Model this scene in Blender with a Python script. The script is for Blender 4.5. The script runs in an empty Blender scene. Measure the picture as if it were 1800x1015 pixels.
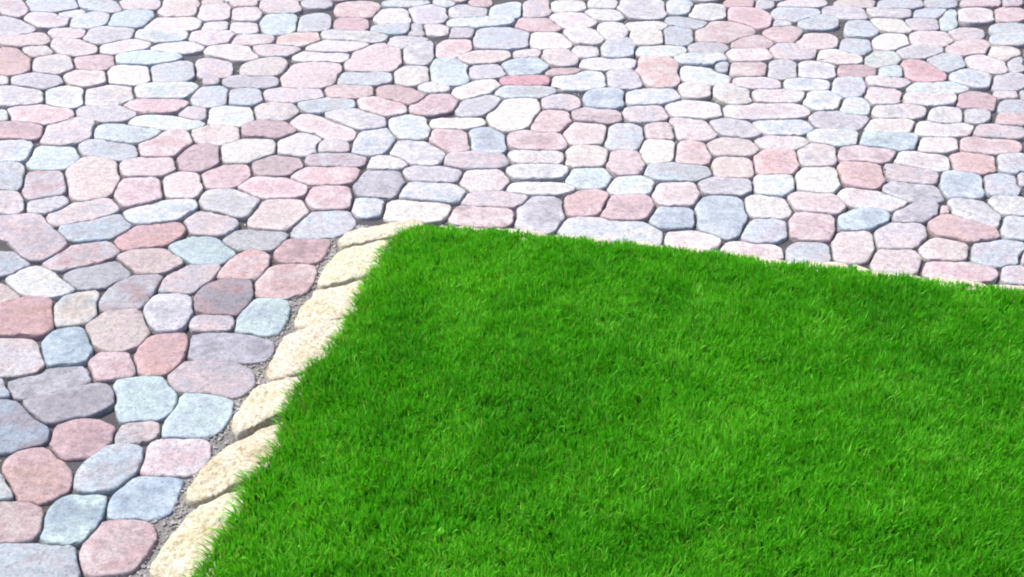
# Cobbled forecourt with a cream edged lawn.  Units are metres, camera stands at x=0 y=0.
import bpy, math, random
import numpy as np

scene = bpy.context.scene
R = math.radians

# ------------------------------------------------------------------ camera, sky, sun, exposure
cam_data = bpy.data.cameras.new("camera")
cam_data.lens = 44.3048
cam_data.sensor_width = 36.0
cam_data.clip_start = 0.05
cam_data.clip_end = 500.0
cam = bpy.data.objects.new("camera", cam_data)
cam.location = (0.0, 0.0, 1.6)
cam.rotation_euler = (R(90.0 - 31.500), 0.0, 0.0)
scene.collection.objects.link(cam)
scene.camera = cam

SUN_ELEV, SUN_AZ = R(62.0), R(-68.0)        # azimuth measured from +y towards +x
world = bpy.data.worlds.new("World")
scene.world = world
world.use_nodes = True
wn = world.node_tree.nodes
bg = wn["Background"]
sky = wn.new("ShaderNodeTexSky")
sky.sky_type = 'NISHITA'
sky.sun_disc = False
sky.sun_elevation = SUN_ELEV
sky.sun_rotation = SUN_AZ
sky.air_density = 0.7
sky.dust_density = 3.0
world.node_tree.links.new(sky.outputs[0], bg.inputs[0])
bg.inputs[1].default_value = 0.10

sun_data = bpy.data.lights.new("sun", 'SUN')
sun_data.energy = 2.0
sun_data.angle = R(14.0)
sun_data.color = (1.0, 0.95, 0.90)
sun = bpy.data.objects.new("sun", sun_data)
sun.rotation_euler = (R(90.0) - SUN_ELEV, 0.0, math.pi - SUN_AZ)
scene.collection.objects.link(sun)

scene.view_settings.view_transform = 'Standard'
scene.view_settings.look = 'None'
scene.view_settings.exposure = 1.60
scene.view_settings.gamma = 1.0
scene.view_settings.use_curve_mapping = False
scene.render.engine = 'CYCLES'
scene.cycles.filter_width = 2.0

rng = np.random.default_rng(7)

# ------------------------------------------------------------------ helpers
def link(name, mesh, mat=None, parent=None, loc=(0, 0, 0)):
    o = bpy.data.objects.new(name, mesh)
    scene.collection.objects.link(o)
    o.location = loc
    if mat is not None:
        mesh.materials.append(mat)
    if parent is not None:
        o.parent = parent
    return o

def tag(o, label=None, cat=None, kind=None, group=None):
    if label: o["label"] = label
    if cat: o["category"] = cat
    if kind: o["kind"] = kind
    if group: o["group"] = group
    return o

def mesh_np(name, verts, tris, smooth=True, colors=None):
    """Triangle mesh from arrays; colors = {attribute: (n, 3)} stored per vertex."""
    me = bpy.data.meshes.new(name)
    v = np.asarray(verts, np.float32); t = np.asarray(tris, np.int32)
    me.vertices.add(len(v)); me.vertices.foreach_set("co", v.ravel())
    me.loops.add(t.size); me.loops.foreach_set("vertex_index", t.ravel())
    me.polygons.add(len(t))
    me.polygons.foreach_set("loop_start", np.arange(0, t.size, 3, dtype=np.int32))
    me.polygons.foreach_set("use_smooth", np.full(len(t), smooth))
    me.update(calc_edges=True)
    for k, c in (colors or {}).items():
        a = me.attributes.new(k, 'FLOAT_COLOR', 'POINT')
        rgba = np.ones((len(v), 4), np.float32); rgba[:, :3] = c
        a.data.foreach_set("color", rgba.ravel())
    me.validate()
    return me

def pts(s):
    return np.array([[float(a) for a in q.split(',')] for q in s.split()]) / 1000.0

def lin(rgb):
    c = np.asarray(rgb, float) / 255.0
    return np.where(c <= 0.04045, c / 12.92, ((c + 0.055) / 1.055) ** 2.4)

def inside(P, poly):
    x, y = P[..., 0], P[..., 1]
    r = np.zeros(x.shape, bool); n = len(poly)
    for i in range(n):
        x0, y0 = poly[i]; x1, y1 = poly[(i + 1) % n]
        if y0 == y1: continue
        c = ((y0 > y) != (y1 > y)) & (x < (x1 - x0) * (y - y0) / (y1 - y0) + x0)
        r ^= c
    return r

def seg_dist(P, line):
    d = np.full(P.shape[:-1], 1e9)
    for a, b in zip(line[:-1], line[1:]):
        ab = b - a; t = np.clip(((P - a) @ ab) / (ab @ ab), 0, 1)
        d = np.minimum(d, np.linalg.norm(P - a - t[..., None] * ab, axis=-1))
    return d

def value_noise(P, cell, seed):
    g = np.random.default_rng(seed).random((256, 256))
    q = P / cell + 500.0
    i = np.floor(q).astype(int); fr = q - i; fr = fr * fr * (3 - 2 * fr)
    a = g[i[..., 0] % 256, i[..., 1] % 256]; b = g[(i[..., 0] + 1) % 256, i[..., 1] % 256]
    c = g[i[..., 0] % 256, (i[..., 1] + 1) % 256]; d = g[(i[..., 0] + 1) % 256, (i[..., 1] + 1) % 256]
    return (a * (1 - fr[..., 0]) + b * fr[..., 0]) * (1 - fr[..., 1]) + (c * (1 - fr[..., 0]) + d * fr[..., 0]) * fr[..., 1]

# ------------------------------------------------------------------ materials
def new_mat(name):
    m = bpy.data.materials.new(name); m.use_nodes = True
    return m, m.node_tree.nodes, m.node_tree.links, m.node_tree.nodes["Principled BSDF"]

def noise(n, l, vec, scale, detail=4.0, rough=0.55):
    t = n.new("ShaderNodeTexNoise"); t.inputs["Scale"].default_value = scale
    t.inputs["Detail"].default_value = detail; t.inputs["Roughness"].default_value = rough
    l.new(vec, t.inputs["Vector"]); return t.outputs["Fac"]

def ramp(n, l, fac, p0, c0, p1, c1):
    r = n.new("ShaderNodeValToRGB"); e = r.color_ramp.elements
    e[0].position = p0; e[0].color = (*c0, 1); e[1].position = p1; e[1].color = (*c1, 1)
    l.new(fac, r.inputs[0]); return r.outputs[0]

def mix(n, l, fac, a, b, mode='MIX'):
    m = n.new("ShaderNodeMix"); m.data_type = 'RGBA'; m.blend_type = mode
    for s, v in ((m.inputs[0], fac), (m.inputs[6], a), (m.inputs[7], b)):
        if isinstance(v, float): s.default_value = v
        elif isinstance(v, tuple): s.default_value = (*v, 1)
        else: l.new(v, s)
    return m.outputs[2]

def bump(n, l, bsdf, heights):
    prev = None
    for h, strength, dist in heights:
        b = n.new("ShaderNodeBump"); b.inputs["Strength"].default_value = strength
        b.inputs["Distance"].default_value = dist; l.new(h, b.inputs["Height"])
        if prev: l.new(prev, b.inputs["Normal"])
        prev = b.outputs[0]
    l.new(prev, bsdf.inputs["Normal"])

def attr(n, name):
    a = n.new("ShaderNodeAttribute"); a.attribute_name = name; return a.outputs["Color"]

def stone_material():
    m, n, l, b = new_mat("tumbled_concrete_paver")
    pos = n.new("ShaderNodeNewGeometry").outputs["Position"]
    blot = ramp(n, l, noise(n, l, pos, 17.0, 3.0), 0.40, (0, 0, 0), 0.62, (1, 1, 1))
    col = mix(n, l, blot, attr(n, "tone_a"), attr(n, "tone_b"))
    cloud = ramp(n, l, noise(n, l, pos, 55.0, 5.0, 0.65), 0.32, (0.80, 0.79, 0.80), 0.62, (1.14, 1.14, 1.14))
    col = mix(n, l, 1.0, col, cloud, 'MULTIPLY')
    grain = ramp(n, l, noise(n, l, pos, 125.0, 4.0, 0.7), 0.36, (0.74, 0.73, 0.75), 0.54, (1.03, 1.03, 1.03))
    col = mix(n, l, 0.8, col, grain, 'MULTIPLY')
    speck = ramp(n, l, noise(n, l, pos, 260.0, 2.0, 0.5), 0.33, (0.66, 0.65, 0.66), 0.50, (1, 1, 1))
    col = mix(n, l, 0.75, col, speck, 'MULTIPLY')
    stain = ramp(n, l, noise(n, l, pos, 4.5, 6.0, 0.65), 0.50, (1, 1, 1), 0.74, (0.80, 0.79, 0.77))
    col = mix(n, l, 0.9, col, stain, 'MULTIPLY')
    pit = n.new("ShaderNodeTexVoronoi"); pit.inputs["Scale"].default_value = 62.0
    l.new(pos, pit.inputs["Vector"])
    pits = ramp(n, l, pit.outputs["Distance"], 0.09, (0.42, 0.41, 0.44), 0.20, (1, 1, 1))
    col = mix(n, l, 0.6, col, pits, 'MULTIPLY')
    l.new(col, b.inputs["Base Color"])
    b.inputs["Roughness"].default_value = 0.72
    b.inputs["Specular IOR Level"].default_value = 0.35
    bump(n, l, b, [(noise(n, l, pos, 45.0, 5.0, 0.6), 0.45, 0.004), (noise(n, l, pos, 220.0, 4.0, 0.65), 0.6, 0.0022),
                   (pits, 0.4, 0.001)])
    return m

def edging_material():
    m, n, l, b = new_mat("cream_split_sandstone")
    pos = n.new("ShaderNodeNewGeometry").outputs["Position"]
    blot = ramp(n, l, noise(n, l, pos, 22.0, 4.0), 0.36, (0.48, 0.43, 0.29), 0.64, (0.56, 0.535, 0.46))
    col = mix(n, l, 0.6, blot, attr(n, "tone_a"))
    fine = ramp(n, l, noise(n, l, pos, 120.0, 5.0, 0.7), 0.34, (0.47, 0.40, 0.25), 0.57, (1.0, 1.0, .97))
    col = mix(n, l, 0.85, col, fine, 'MULTIPLY')
    soil = ramp(n, l, noise(n, l, pos, 9.0, 6.0, 0.7), 0.50, (1, 1, 1), 0.72, (0.74, 0.66, 0.48))
    col = mix(n, l, 0.9, col, soil, 'MULTIPLY')
    l.new(col, b.inputs["Base Color"])
    b.inputs["Roughness"].default_value = 0.85
    b.inputs["Specular IOR Level"].default_value = 0.25
    bump(n, l, b, [(noise(n, l, pos, 60.0, 6.0, 0.7), 0.9, 0.008), (noise(n, l, pos, 240.0, 3.0), 0.5, 0.002)])
    return m

def bed_material(name, dark, light, scale=420.0):
    m, n, l, b = new_mat(name)
    pos = n.new("ShaderNodeNewGeometry").outputs["Position"]
    col = ramp(n, l, noise(n, l, pos, scale, 3.0, 0.7), 0.36, dark, 0.66, light)
    big = ramp(n, l, noise(n, l, pos, 6.0, 4.0), 0.35, (0.75, 0.75, 0.75), 0.65, (1.1, 1.1, 1.1))
    l.new(mix(n, l, 1.0, col, big, 'MULTIPLY'), b.inputs["Base Color"])
    b.inputs["Roughness"].default_value = 0.95
    bump(n, l, b, [(noise(n, l, pos, scale * 0.6, 4.0), 0.8, 0.003)])
    return m

def blade_material():
    m, n, l, b = new_mat("grass_blade")
    c = attr(n, "tone_a")
    l.new(c, b.inputs["Base Color"])
    b.inputs["Roughness"].default_value = 0.55
    b.inputs["Specular IOR Level"].default_value = 0.18
    tr = n.new("ShaderNodeBsdfTranslucent")
    l.new(mix(n, l, 1.0, c, (1.15, 1.1, 0.6), 'MULTIPLY'), tr.inputs["Color"])
    ms = n.new("ShaderNodeMixShader"); ms.inputs[0].default_value = 0.42
    l.new(b.outputs[0], ms.inputs[1]); l.new(tr.outputs[0], ms.inputs[2])
    l.new(ms.outputs[0], n["Material Output"].inputs["Surface"])
    return m

M_STONE, M_EDGE, M_BLADE = stone_material(), edging_material(), blade_material()
M_BED = bed_material("joint_sand", (0.020, 0.019, 0.022), (0.085, 0.082, 0.085))
M_MORTAR = bed_material("lean_mortar", (0.09, 0.088, 0.085), (0.24, 0.23, 0.22))
M_GROUND = bed_material("gravel_ground", (0.16, 0.155, 0.15), (0.34, 0.33, 0.32), 90.0)
M_SOIL = bed_material("lawn_soil", (0.018, 0.020, 0.008), (0.050, 0.050, 0.020), 160.0)
M_GRIT = bed_material("grit", (0.18, 0.175, 0.17), (0.52, 0.50, 0.47), 150.0)

# ------------------------------------------------------------------ traced layout (millimetres on the ground)
SEEDS = """-1908 4667 154 38 -86 -135 pv
-1767 4696 106 33 0 -124 bv
-1583 4696 124 29 -64 -168 vb
-1668 4606 199 65 65 -231 wb
-1424 4703 125 31 0 -170 pw
-1270 4664 138 31 0 -98 pc
-1158 4733 256 52 0 -269 pp
-1130 4616 166 38 28 -102 pw
-1741 4536 122 35 -33 -139 pv
-1572 4522 139 48 70 -116 bw
-1423 4539 130 41 57 -96 bb
-1842 4457 129 37 -43 -119 vv
-1612 4388 156 47 0 -186 wp
-1459 4367 113 35 37 -112 vg
-1251 4488 103 25 21 -131 wp
-1090 4463 205 41 0 -174 ww
-1273 4364 109 26 0 -162 bw
-1079 4342 125 29 33 -127 pw
-1745 4325 119 39 0 -139 cp
-1551 4252 126 31 -52 -148 pv
-1374 4259 119 37 65 -149 pw
-1669 4210 196 63 0 -192 wp
-1175 4243 111 29 55 -176 ww
-1263 4146 97 26 30 -151 bm
-1722 4110 175 50 -32 -95 Ps
-1572 4083 159 49 0 -134 gc
-1437 4110 156 44 0 -135 pP
-1147 4014 144 38 28 -114 vb
-1017 4057 179 36 0 -108 vp
-1290 3989 145 38 0 -118 wW
-1425 3964 148 43 0 -138 cp
-1581 3936 122 37 -21 -158 vv
-1698 3944 432 149 0 -278 ww
-1602 3810 128 40 -16 -125 vw
-1448 3802 169 51 0 -104 wb
-1309 3817 130 43 41 -103 vc
-1133 3854 103 25 15 -164 wm
-977 3799 176 46 45 -118 bv
-1136 3731 101 24 0 -198 Pp
-1477 3661 101 30 -18 -141 Pp
-1281 3670 114 31 0 -176 vv
-999 3671 218 39 -40 -192 vp
-1597 3653 505 174 0 -240 wm
-1033 4718 205 37 0 -218 pp
-1001 4592 191 34 0 -131 wp
-887 4684 138 22 0 -140 pv
-861 4495 157 27 17 -108 mb
-735 4495 168 33 57 -103 vb
-755 4718 178 24 0 -193 vv
-587 4649 130 14 0 -126 Pp
-594 4484 175 19 0 -147 PP
-446 4564 156 13 0 -127 wW
-405 4718 117 8 0 -270 wb
-421 4433 120 9 0 -208 bg
-989 4450 191 35 0 -162 wp
-934 4319 126 22 0 -195 wp
-767 4325 126 25 58 -139 cs
-575 4355 88 8 -27 -184 vw
-371 4302 148 10 0 -185 wv
-616 4259 101 14 24 -160 Ww
-834 4222 127 20 0 -180 wp
-981 4198 120 20 -21 -150 wc
-655 4161 102 13 0 -202 wW
-481 4128 113 18 39 -77 pc
-844 4051 139 31 50 -124 cv
-672 3994 108 22 42 -84 pp
-497 3964 113 11 0 -160 gb
-336 3987 184 19 28 -120 cw
-869 3928 119 21 0 -207 vv
-1001 3939 366 74 0 -227 vp
-528 3847 136 15 0 -179 Pp
-361 3820 125 -1 -78 -149 PP
-710 3820 111 16 0 -181 vp
-862 3794 188 34 0 -154 bv
-585 3733 111 14 0 -188 bg
-417 3724 133 4 -55 -162 Pc
-884 3653 129 25 0 -146 wm
-743 3678 143 23 0 -150 vc
-487 3629 109 0 -88 -142 wv
-315 4606 149 4 -25 -98 vv
-263 4722 241 11 0 -218 wb
-168 4626 139 4 0 -140 wg
-122 4722 241 5 0 -204 Pp
-117 4511 82 3 19 -186 wb
-24 4623 158 10 58 -110 bb
92 4655 188 2 28 -106 vp
98 4484 129 -5 -23 -149 Pp
214 4696 153 -6 0 -175 wW
226 4532 125 -5 0 -138 pw
350 4711 179 -11 0 -219 ww
350 4592 150 -12 -27 -175 ww
-278 4433 205 4 -43 -172 wW
-351 4423 288 19 0 -177 vv
-184 4397 235 8 0 -160 gv
-34 4336 106 1 0 -94 vb
136 4310 133 -8 -32 -127 WW
258 4351 152 -15 -51 -125 wW
370 4414 192 -19 -33 -128 ww
-326 4206 205 13 0 -88 gw
-208 4249 160 22 86 -111 pP
-97 4154 118 6 42 -174 pc
55 4190 206 -2 0 -283 pw
165 4149 168 -11 -34 -140 gc
257 4210 220 -11 0 -185 ww
377 4234 175 1 61 -108 bg
336 4092 112 -7 0 -185 ww
-210 4020 158 -9 -59 -85 mb
-85 4016 156 3 0 -163 vv
44 4069 138 2 27 -143 Bm
41 3939 125 -1 0 -252 RR
177 4009 180 -6 0 -284 Pp
225 3942 119 -5 0 -139 wb
376 3953 172 -17 -19 -137 vv
-255 3877 205 7 -32 -240 ww
-120 3863 131 14 87 -157 Wp
37 3841 108 -1 0 -205 bg
-246 3741 134 15 50 -139 Pp
-107 3731 145 16 74 -136 gv
12 3663 123 16 62 -78 WW
154 3751 173 -6 0 -157 vp
299 3782 169 -11 0 -133 Bb
118 3609 159 13 71 -111 pP
265 3651 136 -11 -25 -193 pr
500 4664 118 -13 -16 -100 vw
639 4681 206 -23 0 -130 wb
745 4621 155 -21 0 -127 wg
879 4728 186 -29 0 -192 Ps
896 4564 116 -29 -84 -92 PP
974 4711 293 -50 0 -219 gv
1122 4722 121 -24 0 -233 pw
1072 4602 123 -24 0 -130 vb
494 4470 143 -13 0 -217 wW
652 4504 136 -23 -70 -162 vb
486 4351 165 -18 -20 -136 WW
601 4361 199 -22 0 -120 bv
772 4393 104 -15 0 -98 Pp
985 4388 158 -32 -20 -129 pP
998 4497 285 -52 0 -236 wv
1138 4508 152 -32 0 -139 vb
1093 4312 152 -31 0 -136 cp
854 4300 141 -23 0 -150 pP
695 4243 154 -18 25 -178 vg
522 4212 117 -12 0 -209 Wm
657 4137 120 -15 0 -197 bw
829 4173 137 -22 0 -174 pw
985 4206 132 -28 -22 -151 pv
494 4025 144 -24 -38 -76 cs
644 3989 122 -24 -67 -135 wm
717 4057 422 -60 0 -192 bg
803 4040 155 -25 0 -161 cr
920 4036 198 -36 0 -134 vg
1034 4036 155 -35 -19 -130 vw
813 3920 136 -25 -28 -198 pw
976 3906 139 -30 -28 -203 bw
600 3855 201 -25 0 -163 Wc
717 3823 152 -44 -111 -103 cw
860 3807 119 -21 0 -202 wp
454 3802 122 -9 22 -164 wb
574 3694 113 -18 -34 -150 cw
801 3687 77 -13 0 -180 wp
424 3671 152 -14 0 -166 pv
1001 3768 173 -36 0 -130 Wb
1266 4606 123 -31 -44 -161 vw
1326 4718 137 -32 0 -218 pc
1492 4703 118 -31 0 -174 vb
1654 4722 164 -48 0 -218 bv
1820 4725 124 -40 0 -259 Pp
1928 4725 256 -87 0 -217 Pv
1427 4609 116 -30 0 -185 vw
1585 4609 149 -42 0 -187 vb
1629 4539 303 -89 0 -103 bm
1746 4581 156 -49 0 -131 pw
1878 4592 182 -61 0 -141 pP
1398 4477 132 -42 -78 -133 WW
1521 4491 161 -45 0 -159 pv
1648 4380 171 -53 0 -161 pv
1820 4433 160 -54 0 -183 vb
1788 4325 157 -53 0 -173 wb
1280 4433 184 -43 0 -107 bv
1219 4249 194 -45 0 -116 bg
1355 4300 155 -35 32 -137 WW
1508 4332 127 -39 -22 -142 pc
1432 4212 125 -35 0 -166 vg
1608 4234 140 -43 0 -144 pP
1717 4185 188 -66 -24 -156 Wc
1141 4149 136 -34 -40 -157 pw
1283 4140 172 -40 20 -142 wm
1493 4102 170 -50 0 -121 bv
1387 4023 132 -44 -44 -105 RP
1628 4095 133 -59 -124 -101 pw
1733 4092 329 -113 0 -155 vg
1165 4025 156 -36 0 -195 rP
1288 4020 223 -57 0 -159 bm
1110 3881 186 -43 0 -133 vb
1248 3928 144 -37 0 -198 wp
1537 3964 151 -55 -51 -123 bg
1652 3922 183 -62 0 -135 gv
1401 3873 113 -33 0 -212 mw
1203 3802 172 -55 -63 -124 pw
1342 3782 117 -33 0 -210 pw
1491 3763 175 -61 -32 -134 PP
1612 3828 243 -82 0 -306 pw
1595 3722 231 -78 0 -180 vb
1090 3720 212 -49 0 -147 mw
1223 3690 132 -34 0 -180 cg
1017 3619 120 -26 0 -162 vv
1359 3638 194 -61 -18 -134 gw
1457 3655 252 -79 0 -163 gw
1555 3616 226 -76 0 -181 ps
-1506 3540 136 45 0 -165 rP
-1354 3529 128 50 55 -92 vc
-1172 3511 102 24 -20 -166 bm
-1065 3597 91 20 -18 -218 wm
-903 3513 145 29 0 -161 Wp
-1033 3428 122 43 72 -98 Pp
-1480 3396 177 67 28 -129 vb
-1344 3353 143 50 25 -115 bm
-1195 3399 117 27 -40 -173 vb
-1050 3290 124 36 37 -145 pp
-922 3355 156 39 23 -109 rr
-1432 3226 242 82 0 -113 bg
-1313 3169 163 65 42 -94 vr
-1190 3217 133 54 44 -61 pc
-1041 3130 150 48 36 -108 pP
-927 3172 188 42 0 -124 pc
-1377 3065 236 57 -69 -173 pv
-1269 3055 179 68 58 -172 gv
-1158 3012 102 40 76 -146 pv
-950 3014 104 31 53 -163 bw
-804 2951 154 25 -29 -163 vp
-745 3543 133 22 0 -155 rr
-581 3565 88 1 -109 -171 pp
-780 3401 119 30 54 -121 WW
-639 3438 151 33 53 -121 ww
-534 3428 189 23 0 -238 wp
-416 3461 154 28 53 -101 bw
-317 3568 168 6 -25 -119 bw
-280 3384 125 0 -43 -133 vw
-682 3299 145 29 28 -136 rr
-507 3334 113 13 0 -231 rg
-362 3315 173 15 0 -220 wW
-811 3233 147 37 43 -128 PP
-531 3226 107 13 0 -184 Pp
-371 3177 145 22 37 -116 Gv
-229 3241 124 7 0 -202 vv
-669 3157 105 14 -18 -161 pP
-774 3067 133 17 -39 -137 gv
-504 3095 164 20 0 -135 Pp
-391 3045 232 23 0 -175 wb
-626 2994 131 34 53 -110 pc
-504 2941 129 27 52 -134 vb
-225 3128 114 4 -20 -174 bw
-260 3022 115 7 0 -166 WW
-172 3597 120 5 0 -268 WW
-185 3470 174 -8 -62 -126 Pp
-72 3472 181 -11 -49 -119 bB
72 3465 113 -4 -19 -153 pP
224 3520 157 -8 0 -131 pc
74 3353 125 -2 0 -238 wc
-107 3327 111 3 0 -194 gp
74 3257 121 -2 0 -226 wg
219 3358 167 -8 0 -148 Wp
-78 3204 162 3 0 -169 Wp
78 3149 115 -4 -22 -285 wW
221 3221 168 -9 0 -166 mb
-45 3082 114 1 0 -213 pv
-78 2989 120 2 0 -180 pr
75 2998 161 10 37 -100 vG
205 3060 172 -2 27 -142 Ps
340 3488 182 -14 0 -116 vb
331 3317 196 -15 0 -128 pp
335 3169 168 -14 0 -182 mw
311 3033 142 -5 27 -149 rP
261 2903 75 -8 -29 -159 bw
456 3538 216 -22 0 -165 pc
555 3550 138 -25 -46 -131 pw
684 3552 120 -29 -83 -148 vg
835 3571 114 -21 0 -189 wb
431 3401 196 -19 0 -131 WW
534 3381 204 -33 -25 -121 ps
659 3425 129 -22 -21 -170 pc
806 3452 119 -22 0 -213 pw
476 3255 113 -13 0 -188 bg
638 3282 176 -30 -18 -148 pc
769 3315 167 -30 0 -122 Ps
898 3367 182 -38 0 -128 cg
455 3115 168 -19 0 -139 pp
601 3166 141 -20 0 -193 vv
737 3174 180 -32 0 -167 wm
866 3201 169 -35 0 -129 WW
561 2992 159 -22 0 -91 bB
699 3043 164 -39 -49 -154 WW
832 3064 140 -38 -52 -161 pp
433 2975 176 -19 0 -163 Bb
669 2909 169 -15 57 -167 vb
793 2932 164 -40 -25 -130 pP
466 2862 141 -23 -38 -207 pW
611 2791 137 -28 -36 -199 pW
974 3492 141 -31 0 -171 wm
1167 3571 141 -36 0 -184 wc
1323 3555 115 -33 0 -190 wc
1493 3531 130 -43 0 -205 pv
1136 3467 119 -33 -20 -159 bB
1274 3438 168 -48 0 -190 pW
1425 3434 118 -41 -25 -193 Pp
1044 3373 122 -29 0 -185 pr
1203 3327 119 -38 -39 -182 Wp
1341 3313 142 -53 -51 -141 Ps
1456 3309 206 -70 0 -170 vb
1000 3239 151 -50 -56 -104 Ps
1137 3236 125 -41 -59 -172 pv
1265 3172 156 -54 -25 -122 bB
1376 3177 192 -76 -47 -134 vb
1448 3210 697 -241 0 -217 vv
1115 3132 118 -35 -21 -173 Gv
998 3085 107 -35 -69 -163 pw
1359 3041 172 -69 -58 -172 wg
1254 3005 130 -61 -98 -111 wg
940 2968 145 -20 79 -197 Bb
1090 3003 161 -31 66 -194 vG
1173 3023 615 -180 0 -415 cp
1193 2916 109 -43 -60 -144 Ps
1332 2927 244 -89 -16 -145 vb
879 2828 197 -45 0 -129 cp
1017 2884 162 -32 41 -153 vc
758 2789 188 -38 0 -182 vb
970 2746 174 -50 -16 -153 pp
1110 2804 165 -53 -20 -180 Wp
1117 2701 114 -39 -31 -214 pP
1237 2791 153 -46 16 -159 vb
1247 2678 277 -107 -41 -228 vp
1308 2767 520 -181 0 -313 pv"""
POLYS = """pv -1349,2970 -1273,2990 -1217,2920 -1149,2846 -1150,2805 -1209,2758 -1243,2776 -1304,2852 -1356,2883 -1387,2970
vb -1201,2920 -1058,2996 -1010,2942 -1016,2914 -1040,2867 -1130,2846 -1153,2858
sP -1036,2864 -992,2926 -877,2948 -862,2907 -878,2864 -896,2831 -987,2802 -1015,2825
Pv -1177,2741 -1139,2831 -1043,2852 -1004,2793 -1047,2741 -1135,2705 -1164,2716
cp -994,2767 -963,2811 -890,2805 -832,2747 -871,2694 -926,2688
mb -879,2825 -826,2867 -777,2864 -704,2793 -730,2747 -790,2733 -854,2787
vb -1327,2787 -1270,2787 -1212,2730 -1239,2685 -1285,2669
wW -1248,2666 -1218,2716 -1169,2716 -1065,2607 -1110,2576 -1181,2589
gv -1107,2674 -1088,2705 -999,2747 -950,2685 -983,2631 -1029,2612 -1070,2626
vr -985,2555 -970,2642 -928,2674 -868,2669 -874,2589 -886,2527 -968,2522
vp -853,2607 -856,2661 -808,2721 -732,2724 -740,2666 -772,2602
cp -1276,2642 -1236,2631 -1177,2568 -1239,2537
sP -1233,2522 -1167,2563 -1110,2568 -1064,2434 -1076,2412 -1197,2417
gc -1087,2532 -1070,2583 -1007,2599 -977,2467 -1059,2450
wv -868,2522 -858,2576 -792,2578 -767,2555 -755,2509 -766,2438 -813,2426 -849,2467
cp -983,2450 -944,2504 -888,2517 -863,2472 -838,2419 -855,2366 -902,2350 -954,2377
Gr -760,2558 -751,2618 -705,2647 -644,2639 -628,2591 -635,2527 -646,2499 -697,2502 -748,2519
pv -746,2460 -741,2490 -689,2494 -661,2487 -646,2458 -652,2429 -721,2424 -739,2436
vG -731,2393 -725,2415 -674,2419 -599,2405 -551,2373 -551,2332 -569,2305 -632,2305 -705,2318 -721,2341
Bb -1063,2368 -1058,2424 -997,2438 -968,2401 -951,2354 -952,2318 -962,2298 -1028,2292 -1048,2332
wc -1194,2391 -1105,2398 -1076,2370 -1053,2325 -1037,2294 -1064,2265 -1146,2255
Ps -839,2320 -837,2363 -824,2405 -750,2410 -737,2368 -740,2314 -746,2276 -775,2257 -821,2265
pP -938,2300 -921,2334 -862,2334 -835,2287 -826,2248 -908,2233
vG -1097,2225 -1028,2257 -1024,2281 -938,2281 -912,2223 -944,2212 -1006,2177 -1057,2171
GG -1035,2155 -1000,2171 -940,2204 -892,2216 -857,2189 -848,2151 -881,2111 -955,2082 -990,2099
bm -857,2229 -766,2240 -725,2189 -715,2141 -735,2099 -809,2094 -834,2143
pv -747,2244 -728,2292 -624,2294 -583,2265 -567,2233 -572,2198 -598,2173 -695,2189 -720,2200
mb -717,2053 -703,2141 -703,2181 -648,2185 -597,2151 -594,2095 -606,2061 -627,2038 -709,2038
GB -1112,2161 -1064,2161 -959,2065 -946,2023 -985,2003 -1051,1989
bg -1140,2240 -1105,2231 -1076,2185 -1069,2169 -1115,2169
Pr -938,2018 -934,2070 -901,2092 -859,2086 -819,2061 -818,2020 -843,1980 -907,1973
pv -815,2044 -799,2082 -742,2090 -723,2053 -732,2029 -801,2012
bv -853,1901 -844,1942 -818,1992 -794,2009 -752,1992 -735,1964 -733,1928 -764,1876 -797,1862 -840,1877
pw -732,1918 -733,1960 -725,2018 -634,2027 -614,2003 -609,1960 -623,1925 -640,1913 -702,1913
Ps -992,1916 -1003,1953 -986,1992 -937,2000 -894,1953 -857,1896 -861,1879 -897,1844 -936,1841 -969,1879
wb -1036,1928 -996,1913 -953,1849 -1005,1843
cP -1001,1831 -918,1836 -886,1809 -873,1751 -891,1728 -963,1725
Bm -877,1798 -862,1846 -781,1854 -772,1817 -772,1766 -789,1728 -815,1718 -861,1724 -868,1762
bB -767,1825 -760,1862 -738,1903 -645,1901 -647,1854 -651,1807 -682,1788 -753,1793
Pp -784,1695 -776,1743 -764,1777 -707,1782 -672,1765 -659,1736 -666,1691 -684,1652 -748,1646
vb -960,1716 -862,1718 -798,1713 -784,1676 -773,1621 -923,1613
gv -745,2858 -726,2907 -646,2920 -594,2895 -600,2840 -613,2811 -712,2808
Pr -600,2784 -589,2846 -555,2861 -477,2855 -480,2784 -494,2738 -580,2741
sp -726,2677 -711,2758 -669,2799 -619,2770 -616,2707 -631,2663 -716,2666
Pp -624,2631 -603,2707 -549,2727 -496,2710 -494,2644 -503,2599 -553,2568 -609,2576
mb -638,2436 -636,2512 -606,2560 -548,2555 -529,2514 -530,2465 -543,2419 -581,2410"""
EDGE = """-448,2834 -436,2867 -373,2907 -300,2929 -234,2942 -231,2904 -288,2861 -379,2816 -435,2798
-476,2619 -463,2707 -433,2778 -378,2807 -294,2843 -300,2735 -343,2662 -422,2622 -461,2603
-505,2442 -498,2513 -471,2582 -413,2603 -342,2649 -340,2559 -362,2483 -390,2466 -446,2432 -482,2413
-537,2242 -529,2285 -524,2346 -513,2383 -476,2418 -421,2447 -377,2464 -382,2387 -399,2314 -430,2268 -486,2223 -518,2215
-574,2057 -578,2074 -560,2145 -544,2189 -491,2217 -435,2240 -444,2159 -461,2113 -497,2086 -532,2047 -560,2027
-621,1832 -622,1860 -602,1924 -570,1986 -530,2023 -490,2057 -460,2078 -458,2005 -466,1942 -496,1890 -526,1877 -559,1845 -597,1824
-642,1642 -632,1697 -607,1768 -589,1808 -547,1840 -503,1870 -493,1824 -502,1768 -517,1715 -542,1657 -560,1626 -598,1614 -635,1626"""
GRASS_TOP = pts("-231,2894 0,2872 125,2842 291,2812 383,2785 517,2762 673,2711 846,2691 894,2658 999,2634 1103,2610 1232,2586")
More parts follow.
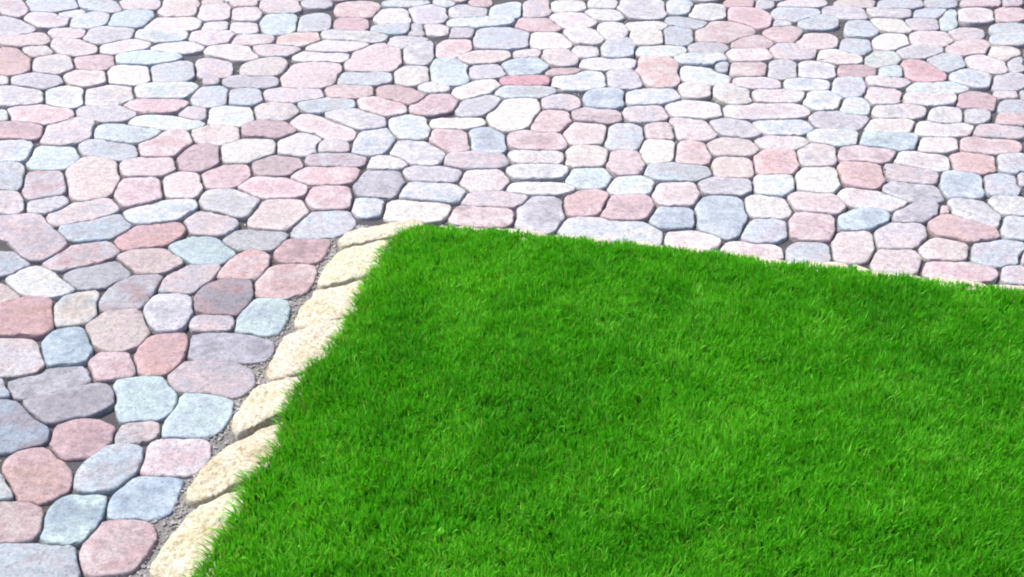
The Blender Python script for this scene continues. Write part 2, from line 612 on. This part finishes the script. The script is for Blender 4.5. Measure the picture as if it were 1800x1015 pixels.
GRASS_LEFT = pts("-246,2907 -292,2855 -336,2726 -350,2633 -375,2478 -391,2383 -435,2281 -452,2217 -471,2076 -468,1974 -496,1904 -511,1863 -501,1817 -522,1727 -550,1637")

K = 0.46      # albedo of a tone relative to how bright it reads in daylight
TONES = {k: lin(v) * K for k, v in dict(
    w=(232, 232, 235), W=(241, 238, 233), p=(229, 212, 213), P=(216, 186, 189), R=(220, 164, 173),
    v=(207, 206, 214), b=(203, 220, 231), B=(174, 194, 209), g=(204, 206, 210), G=(174, 172, 182),
    r=(194, 170, 174), c=(228, 216, 211), m=(213, 234, 234), s=(222, 186, 181)).items()}

# lawn: corner behind the corner stone, then out of the frame to the right and towards the viewer
lt, ll = GRASS_TOP, GRASS_LEFT
dr = (lt[-1] - lt[-5]) / np.linalg.norm(lt[-1] - lt[-5])
dl = (ll[-1] - ll[0]) / np.linalg.norm(ll[-1] - ll[0])
LAWN = np.vstack([ll[::-1], lt[1:], [lt[-1] + dr * 1.3], [lt[-1] + dr * 1.3 + dl * 2.9], [ll[-1] + dl * 0.75]])
EDGES = [pts(s) for s in EDGE.strip().splitlines()]

# the left row goes on towards the viewer beyond the frame, the back row lies along the far side, sunk in the grass
step = (EDGES[6].mean(0) - EDGES[4].mean(0)) / 2.0
EDGES += [EDGES[6] + step * (k + 1) + rng.normal(0, .002, EDGES[6].shape) for k in range(4)]
back = np.vstack([lt, [lt[-1] + dr * 1.3]]) 
arc = np.concatenate([[0], np.cumsum(np.linalg.norm(np.diff(back, axis=0), axis=1))])
def along(s): return np.array([np.interp(s, arc, back[:, 0]), np.interp(s, arc, back[:, 1])])
BACKS = []
s = 0.03
while s < arc[-1] - 0.2:
    w = rng.uniform(.13, .19); q = []
    for t in np.linspace(0.006, w - 0.006, 6): q.append(along(s + t) + (0, .030 + rng.normal(0, .0015)))
    for t in np.linspace(w - 0.008, 0.008, 6): q.append(along(s + t) + (0, -.055 + rng.normal(0, .0015)))
    BACKS.append(np.array(q)); s += w

# ------------------------------------------------------------------ paving: every stone's outline from its neighbours
NA = 36
TH = np.arange(NA) * 2 * math.pi / NA
DIRS = np.stack([np.cos(TH), np.sin(TH)], 1)

def radial(poly, c, th):
    """Distance from c to the outline of poly in the directions th."""
    d = np.stack([np.cos(th), np.sin(th)], -1); out = np.full(th.shape, 1e9)
    for i in range(len(poly)):
        a = poly[i] - c; e = poly[(i + 1) % len(poly)] - poly[i]
        den = d[..., 0] * e[1] - d[..., 1] * e[0]; den = np.where(abs(den) < 1e-12, 1e-12, den)
        t = (a[0] * e[1] - a[1] * e[0]) / den; u = (a[0] * d[..., 1] - a[1] * d[..., 0]) / den
        ok = (u >= 0) & (u <= 1) & (t > 0)
        out = np.where(ok, np.minimum(out, t), out)
    return np.where(out > 1e8, 0.05, out)

class Cell: pass
cells = []
def add_cell(c, tone, A=None, poly=None, blocker=False, traced=True):
    k = Cell(); k.c = np.asarray(c, float); k.A = A; k.tone = tone; k.blocker = blocker; k.traced = traced
    if poly is not None:
        th = np.linspace(0, 2 * math.pi, 97)[:-1]; k.R = radial(poly, k.c, th)
    k.poly = poly; cells.append(k)

def gauge(k, P):
    d = P - k.c
    if k.poly is not None:
        th = np.mod(np.arctan2(d[..., 1], d[..., 0]), 2 * math.pi) / (2 * math.pi) * 96
        i = np.floor(th).astype(int) % 96; fr = th - np.floor(th)
        return np.linalg.norm(d, axis=-1) / (k.R[i] * (1 - fr) + k.R[(i + 1) % 96] * fr)
    q = np.abs(d @ k.A.T)
    return (q[..., 0] ** 2.7 + q[..., 1] ** 2.7) ** (1 / 2.7)

for ln in POLYS.strip().splitlines():
    tone, rest = ln.split(' ', 1); q = pts(rest); add_cell(q.mean(0), tone, poly=q)
for q in EDGES + BACKS:
    add_cell(q.mean(0), '', poly=q, blocker=True)
for ln in SEEDS.strip().splitlines():
    a = ln.split(); n6 = [float(v) for v in a[:6]]
    add_cell((n6[0] / 1000, n6[1] / 1000), a[6], A=np.array(n6[2:]).reshape(2, 2) / 10)

def crowd(P):
    """Smallest gauge of any laid stone at the points P."""
    g = np.full(len(P), 9.0)
    for k in cells:
        m = np.abs(P - k.c).max(1) < 0.34
        if m.any(): g[m] = np.minimum(g[m], gauge(k, P[m]))
    return g

FAR, SIDE, NEAR = 7.2, 4.3, 0.45
tones_fill = ['vb', 'pw', 'wb', 'pp', 'vv', 'Pp', 'bg', 'gv', 'ww', 'cp', 'bm', 'pv', 'gc', 'Ps']
def fill(spacing, size, gmin, region):
    x0, x1, y0, y1 = region; P = []
    for j, y in enumerate(np.arange(y0, y1, spacing * 0.87)):
        for x in np.arange(x0, x1, spacing):
            P.append((x + (j % 2) * spacing / 2, y))
    P = np.array(P) + rng.uniform(-.22, .22, (len(P), 2)) * spacing
    P = P[~inside(P, LAWN)]
    P = P[crowd(P) > gmin]
    for c in P:
        a = rng.uniform(0, math.pi); s0 = size * rng.uniform(.85, 1.2); s1 = size * rng.uniform(.75, 1.0)
        A = np.diag([1 / s0, 1 / s1]) @ np.array([[math.cos(a), math.sin(a)], [-math.sin(a), math.cos(a)]])
        add_cell(c, tones_fill[rng.integers(len(tones_fill))], A=A, traced=False)
fill(0.122, 0.062, 1.85, (-SIDE, SIDE, NEAR, FAR))
n_big = len(cells)
fill(0.047, 0.036, 2.6, (-2.6, 2.6, 1.3, 5.2))

C = np.array([k.c for k in cells])
def outline(i):
    k = cells[i]
    near = [j for j in np.nonzero(np.abs(C - k.c).max(1) < 0.30)[0] if j != i]
    steps = np.linspace(0.02, 1.0, 70)
    own = 1.0 / np.maximum(gauge(k, k.c + DIRS), 1e-6)           # radius where the own gauge is one
    rmax = own * (1.5 if not k.traced else 1.25 if k.poly is None else 1.20)
    P = k.c + DIRS[:, None, :] * (rmax[:, None] * steps[None, :])[..., None]
    g = gauge(k, P); ok = (g <= 1.6)
    for j in near:
        gj = gauge(cells[j], P)
        ok &= (gj > 1.03) if cells[j].blocker else (gj > g)
    bad = ~ok
    first = np.where(bad.any(1), bad.argmax(1), len(steps) - 1)
    return rmax * steps[np.maximum(first, 1)]

def stone_mesh_arrays(r, seed, n, levels):
    """Tumbled stone: skirt, rounded shoulder, softly domed top."""
    g = np.random.default_rng(seed)
    th = np.arange(n) * 2 * math.pi / n; d = np.stack([np.cos(th), np.sin(th)], 1)
    wob = 1 + 0.012 * np.sin(3 * th + g.uniform(0, 6)) + g.normal(0, 0.007, n)
    r = r * wob
    tilt = g.normal(0, 0.016, 2); lift = g.normal(0, 0.0016)
    V = []
    for inset, z in levels:
        chip = np.abs(g.normal(0, 0.0011, n)) * (g.random(n) < .5) if inset > 0 else 0
        rr = np.maximum(r - inset - chip, 0.15 * r); xy = d * rr[:, None]
        zz = z + lift + (xy @ tilt if z > -0.02 else 0) + (g.normal(0, 0.0007, n) if z > -0.004 else 0)
        V.append(np.column_stack([xy, np.broadcast_to(zz, n)]))
    for s_, z in ((0.55, 0.0008),):
        xy = d * (np.maximum(r - levels[-1][0], 0.15 * r) * s_)[:, None]
        V.append(np.column_stack([xy, z + lift + xy @ tilt + g.normal(0, 0.0009, n)]))
    V.append(np.array([[0, 0, 0.0010 + lift]])); V = np.vstack(V)
    nr = len(levels) + 1; F = []
    i = np.arange(n); j = (i + 1) % n
    for a in range(nr - 1):
        o, q = a * n, (a + 1) * n
        F += [np.column_stack([o + i, o + j, q + j]), np.column_stack([o + i, q + j, q + i])]
    F.append(np.column_stack([(nr - 1) * n + i, (nr - 1) * n + j, np.full(n, nr * n)]))
    return V, np.vstack(F)

LEVELS = [(0.0, -0.030), (0.0, -0.0062), (0.0008, -0.0024), (0.0024, -0.0005), (0.0062, 0.0003)]

def smooth(r, w=0.22):
    return r * (1 - 2 * w) + w * (np.roll(r, 1) + np.roll(r, -1))

def tone_pair(tone, seed, poly=False):
    g = np.random.default_rng(seed + 999)
    j = g.normal(1, 0.03) + g.normal(0, 0.012, 3)
    a, b = TONES[tone[0]] * j, TONES[tone[1]] * j
    if poly: return a * .85, b * .85
    pale = lin((240, 234, 238)) * K                # grazing sky glare painted into the tones of all but the near stones
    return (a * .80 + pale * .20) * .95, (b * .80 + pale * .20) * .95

# ------------------------------------------------------------------ the ground and the pavement
def sheet(name, x0, x1, y0, y1, z, mat, parent=None, nx=1, ny=1, rough=0.0):
    xs, ys = np.meshgrid(np.linspace(x0, x1, nx + 1), np.linspace(y0, y1, ny + 1), indexing='ij')
    v = np.column_stack([xs.ravel(), ys.ravel(), np.full(xs.size, z) + (rng.normal(0, rough, xs.size) if rough else 0)])
    a = (np.arange(nx)[:, None] * (ny + 1) + np.arange(ny)[None, :]).ravel()
    t = np.vstack([np.column_stack([a, a + ny + 1, a + ny + 2]), np.column_stack([a, a + ny + 2, a + 1])])
    return link(name, mesh_np(name, v, t), mat, parent)

ground = tag(sheet("ground", -150, 150, -150, 150, -0.06, M_GROUND), kind="structure",
             label="pale gravel ground carrying the paved yard and the lawn")
pavement = tag(sheet("pavement", -SIDE - .1, SIDE + .1, NEAR - .1, FAR + .1, -0.0125, M_BED, None, 160, 120, 0.0012),
               kind="structure", label="paved yard of pink, white and blue grey cobbles with dark sandy joints")

fcam = cam_data.lens / 36.0
def in_view(c):
    cp, sp = math.cos(R(31.500)), math.sin(R(31.500))
    z = c[1] * cp + 1.6 * sp; u = c[0] / z * fcam; v = (c[1] * sp - 1.6 * cp) / z * fcam
    return abs(u) < 0.53 and abs(v) < 0.53 * 577 / 1024 + .02, 1.0 / z

paving = []
for i, k in enumerate(cells):
    if k.blocker: continue
    r = smooth(outline(i), 0.16)
    if r.mean() < 0.014: continue
    r = np.maximum(r - 0.0046 if k.poly is None else r - 0.0026, 0.008)
    vis, inv = in_view(k.c)
    paving.append((0.5 * (r ** 2).sum() * (2 * math.pi / NA) * inv ** 3 if vis else 0.0, i, r))
paving.sort(key=lambda t: -t[0])
print("stones in view", sum(1 for t in paving if t[0] > 0), "of", len(paving))

rest_v, rest_f, rest_a, rest_b, base = [], [], [], [], 0
for rank, (size, i, r) in enumerate(paving):
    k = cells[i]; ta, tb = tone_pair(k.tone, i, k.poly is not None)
    if rank < 300 and size > 0:
        v, fc = stone_mesh_arrays(r, i, NA, LEVELS)
        one = np.ones((len(v), 1)); g = np.random.default_rng(i)
        wear = np.clip(g.normal(.16, .10), 0, .4)                # tumbling rubs the pigment off the shoulders
        one[2 * NA:5 * NA] += wear * g.uniform(.3, 1.0, (3 * NA, 1))
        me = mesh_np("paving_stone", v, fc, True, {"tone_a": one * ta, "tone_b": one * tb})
        link("paving_stone", me, M_STONE, pavement, (k.c[0], k.c[1], 0.0))
    else:
        if size > 0: v, fc = stone_mesh_arrays(r, i, NA, LEVELS)
        else: v, fc = stone_mesh_arrays(r[::2], i, NA // 2, [LEVELS[0], LEVELS[1], LEVELS[3]])
        v = v + (k.c[0], k.c[1], 0); one = np.ones((len(v), 1))
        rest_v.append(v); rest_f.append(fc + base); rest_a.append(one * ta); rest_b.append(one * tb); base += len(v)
me = mesh_np("outer_paving", np.vstack(rest_v), np.vstack(rest_f), True,
             {"tone_a": np.vstack(rest_a), "tone_b": np.vstack(rest_b)})
tag(link("outer_paving", me, M_STONE, pavement), kind="stuff")

# ------------------------------------------------------------------ cream edging stones round the lawn
edging = bpy.data.objects.new("lawn_edging", None)
scene.collection.objects.link(edging)
edging.location = (*EDGES[3].mean(0), 0.0)
tag(edging, "slanting row of rough cream sandstone blocks edging the left and far side of the lawn", "lawn edging")
eo = np.array(edging.location)

def resample(poly, n):
    q = np.vstack([poly, poly[:1]])
    for _ in range(1):                                         # break the corners
        a, b = q[:-1], q[1:]
        q = np.column_stack([a * .86 + b * .14, a * .14 + b * .86]).reshape(-1, 2); q = np.vstack([q, q[:1]])
    s_ = np.concatenate([[0], np.cumsum(np.linalg.norm(np.diff(q, axis=0), axis=1))])
    t = np.linspace(0, s_[-1], n + 1)[:-1]
    return np.column_stack([np.interp(t, s_, q[:, 0]), np.interp(t, s_, q[:, 1])])

def edging_stone(poly, seed, top, n=56):
    g = np.random.default_rng(seed)
    q = resample(poly, n); c = q.mean(0); q = q - c
    q = q * (1 + 0.0012 / np.linalg.norm(q, axis=1))[:, None] + g.normal(0, .0009, q.shape)
    V = []
    for s_, z in ((1.0, -.05), (1.0, top - .012), (.992, top - .0045), (.97, top - .0008), (.90, top), (.68, top + .002), (.48, top + .003), (.25, top + .003)):
        xy = q * s_; W = xy + c
        bumpz = 0 if z < 0 - .03 else (value_noise(W, .030, seed) - .5) * .008 + (value_noise(W, .011, seed + 1) - .5) * .005
        V.append(np.column_stack([xy, np.full(n, z) + bumpz]))
    V.append(np.array([[0, 0, top + .003]])); V = np.vstack(V)
    if np.cross(q[1] - q[0], q[2] - q[1]) < 0: pass
    F = []; i = np.arange(n); j = (i + 1) % n
    for a in range(7):
        o, p_ = a * n, (a + 1) * n
        F += [np.column_stack([o + i, o + j, p_ + j]), np.column_stack([o + i, p_ + j, p_ + i])]
    F.append(np.column_stack([7 * n + i, 7 * n + j, np.full(n, 8 * n)])); F = np.vstack(F)
    area = 0.5 * np.sum(q[:, 0] * np.roll(q[:, 1], -1) - q[:, 1] * np.roll(q[:, 0], -1))
    if area < 0: F = F[:, ::-1]
    tone = np.array([.55, .525, .44]) * g.normal(1, .06) * (1 + g.normal(0, .025, 3))
    me = mesh_np("edging_stone", V, F, True, {"tone_a": np.ones((len(V), 1)) * tone})
    link("edging_stone", me, M_EDGE, edging, (c[0] - eo[0], c[1] - eo[1], 0.0))
for i, q in enumerate(EDGES): edging_stone(q, 50 + i, 0.014)
for i, q in enumerate(BACKS): edging_stone(q, 90 + i, 0.006, 28)

# mortar haunch under the left row and loose grit along it
line = np.array([e.mean(0) for e in EDGES]); line = np.vstack([line[0] + (0.02, 0.05), line])
nrm = np.array([-dl[1], dl[0]]); nrm = nrm if nrm[0] < 0 else -nrm
v = []
for q in line: v += [(*(q + nrm * .14 - eo[:2]), -.0075), (*(q - nrm * .10 - eo[:2]), -.0075)]
t = []
for a in range(len(line) - 1): t += [(2 * a, 2 * a + 1, 2 * a + 3), (2 * a, 2 * a + 3, 2 * a + 2)]
link("mortar_bed", mesh_np("mortar_bed", v, t), M_MORTAR, edging)

def grit(name, P, z, lo, hi, parent, mat):
    octa = np.array([(1, 0, 0), (-1, 0, 0), (0, 1, 0), (0, -1, 0), (0, 0, 1), (0, 0, -1)], float)
    fc = np.array([(0, 2, 4), (2, 1, 4), (1, 3, 4), (3, 0, 4), (2, 0, 5), (1, 2, 5), (3, 1, 5), (0, 3, 5)])
    n = len(P); s_ = rng.uniform(lo, hi, (n, 1, 1)) * rng.uniform(.6, 1.2, (n, 6, 1))
    a = rng.uniform(0, 6.28, n); ca, sa = np.cos(a), np.sin(a)
    V = octa[None] * s_; X = V[..., 0] * ca[:, None] - V[..., 1] * sa[:, None]; Y = V[..., 0] * sa[:, None] + V[..., 1] * ca[:, None]
    V = np.stack([X + P[:, 0:1], Y + P[:, 1:2], V[..., 2] * .8 + z], -1).reshape(-1, 3)
    F = (fc[None] + 6 * np.arange(n)[:, None, None]).reshape(-1, 3)
    return tag(link(name, mesh_np(name, V, F, False), mat, parent), kind="stuff")
m = 5200
tt = rng.uniform(0, len(line) - 1.001, m); ii = tt.astype(int)
P = line[ii] + (line[ii + 1] - line[ii]) * (tt - ii)[:, None] + nrm * rng.uniform(.0, .125, (m, 1))
Q = rng.uniform((-2.1, 1.5), (2.1, 4.6), (16000, 2)); Q = Q[~inside(Q, LAWN)]     # chippings swept into the open joints
Q = Q[Q[:, 1] > 1.3 + 0.25 * np.abs(Q[:, 0])]
grit("chippings", Q, -0.0115, .0018, .0038, pavement, M_GRIT)
grit("joint_grit", P, -0.004, .0015, .0042, pavement, M_GRIT)

# ------------------------------------------------------------------ lawn: soil and every blade of grass
n = len(LAWN); c = LAWN.mean(0)
shr = LAWN + (c - LAWN) / np.linalg.norm(c - LAWN, axis=1)[:, None] * 0.02
import bmesh
bm = bmesh.new()
tv = [bm.verts.new((x, y, 0.004)) for x, y in shr]; bv = [bm.verts.new((x, y, -0.05)) for x, y in shr]
bm.faces.new(tv)
for a in range(n): bm.faces.new((bv[a], bv[(a + 1) % n], tv[(a + 1) % n], tv[a]))
bmesh.ops.triangulate(bm, faces=bm.faces[:])
bmesh.ops.recalc_face_normals(bm, faces=bm.faces[:])
me = bpy.data.meshes.new("lawn_soil"); bm.to_mesh(me); bm.free()
tag(link("lawn_soil", me, M_SOIL), kind="structure", label="dark soil of the lawn under the grass")

def blades(count_near, count_out):
    lo, hi = LAWN.min(0), LAWN.max(0)
    def sample(nwant, near):
        got = []; have = 0
        while have < nwant:
            q = rng.uniform(lo, hi, (nwant, 2)); q = q[inside(q, LAWN)]
            z = q[:, 1] * math.cos(R(31.500)) + 1.6 * math.sin(R(31.500))
            u = q[:, 0] / z * fcam; vis = (u < .56) & (q[:, 1] > 1.45)
            q = q[vis == near]; got.append(q); have += len(q)
        return np.vstack(got)[:nwant]
    P = np.vstack([sample(count_near, True), sample(count_out, False)])
    hole = value_noise(P, .016, 8) * .6 + value_noise(P, .034, 9) * .4
    P = P[(hole > .36) | (rng.random(len(P)) < .45)]
    N = len(P)
    edge_l = seg_dist(P, np.vstack([ll, [ll[-1] + dl * .75]])); edge_t = seg_dist(P, back)
    clump = value_noise(P, .055, 1); big = value_noise(P, .30, 2); mid = value_noise(P, .12, 3); tuft = value_noise(P, .015, 8)
    Lg = (0.022 + 0.016 * rng.random(N)) * (0.62 + 0.42 * clump + 0.50 * tuft)
    Lg *= np.where(edge_t < .035, .60, np.where(edge_l < .03, .85, 1.0))
    Wd = rng.uniform(.0020, .0038, N)
    az = rng.uniform(0, 2 * math.pi, N)
    la = value_noise(P, .07, 5) * 4 * math.pi
    lean = np.clip(rng.normal(.27, .22, N), .0, .95)
    dx = np.cos(az) * .75 + np.cos(la) * .55; dy = np.sin(az) * .75 + np.sin(la) * .55
    over = (edge_l < .022) & (rng.random(N) < .26)              # blades that flop over the edging
    out = np.array([dl[1], -dl[0]]); out = out if out[0] < 0 else -out
    dx = np.where(over, out[0] + dx * .4, dx); dy = np.where(over, out[1] + dy * .4, dy)
    lean = np.where(over, rng.uniform(.55, 1.0, N), lean); Lg = np.where(over, Lg * 1.25, Lg)
    h = np.hypot(dx, dy) + 1e-6; dx, dy = dx / h, dy / h
    fa = rng.uniform(0, 2 * math.pi, N); wx, wy = np.cos(fa), np.sin(fa)
    T = np.array([0, .38, .72, 1.0]); WT = np.array([.85, 1.0, .72, 0.0])
    V = np.empty((N, 7, 3), np.float32); k = 0
    for a, (t, wt) in enumerate(zip(T, WT)):
        off = Lg * lean * t ** 1.8; z = Lg * t * np.sqrt(np.maximum(1 - (lean * t ** .8) ** 2 * .8, .1))
        x = P[:, 0] + dx * off; y = P[:, 1] + dy * off
        if a < 3:
            V[:, k, 0] = x - wx * Wd * wt / 2; V[:, k, 1] = y - wy * Wd * wt / 2; V[:, k, 2] = z + .002
            V[:, k + 1, 0] = x + wx * Wd * wt / 2; V[:, k + 1, 1] = y + wy * Wd * wt / 2; V[:, k + 1, 2] = z + .002
            k += 2
        else:
            V[:, k, 0] = x; V[:, k, 1] = y; V[:, k, 2] = z + .002
    fc = np.array([(0, 1, 3), (0, 3, 2), (2, 3, 5), (2, 5, 4), (4, 5, 6)])
    F = (fc[None] + 7 * np.arange(N)[:, None, None]).reshape(-1, 3)
    deep, fresh, lime, dry = np.array([.042, .290, .010]), np.array([.110, .480, .014]), np.array([.230, .580, .070]), np.array([.30, .30, .07])
    s_ = np.clip(.45 * big + .45 * mid + .45 * rng.random(N) - .15, 0, 1)[:, None]
    col = deep * (1 - s_) + fresh * s_
    col = np.where((rng.random(N) < .10 + .25 * (mid > .62))[:, None], .5 * col + .5 * lime, col)
    pd = .035 + .22 * np.exp(-edge_l / .035)
    col = np.where((rng.random(N) < pd)[:, None], .45 * col + .55 * dry, col)
    col *= rng.normal(1.03, .20, (N, 1)).clip(.45, 1.5)
    return mesh_np("grass", V.reshape(-1, 3), F, True, {"tone_a": np.repeat(col, 7, axis=0)})
tag(link("grass", blades(290000, 90000), M_BLADE), "dense short bright green lawn grass inside the cream edging", kind="stuff")
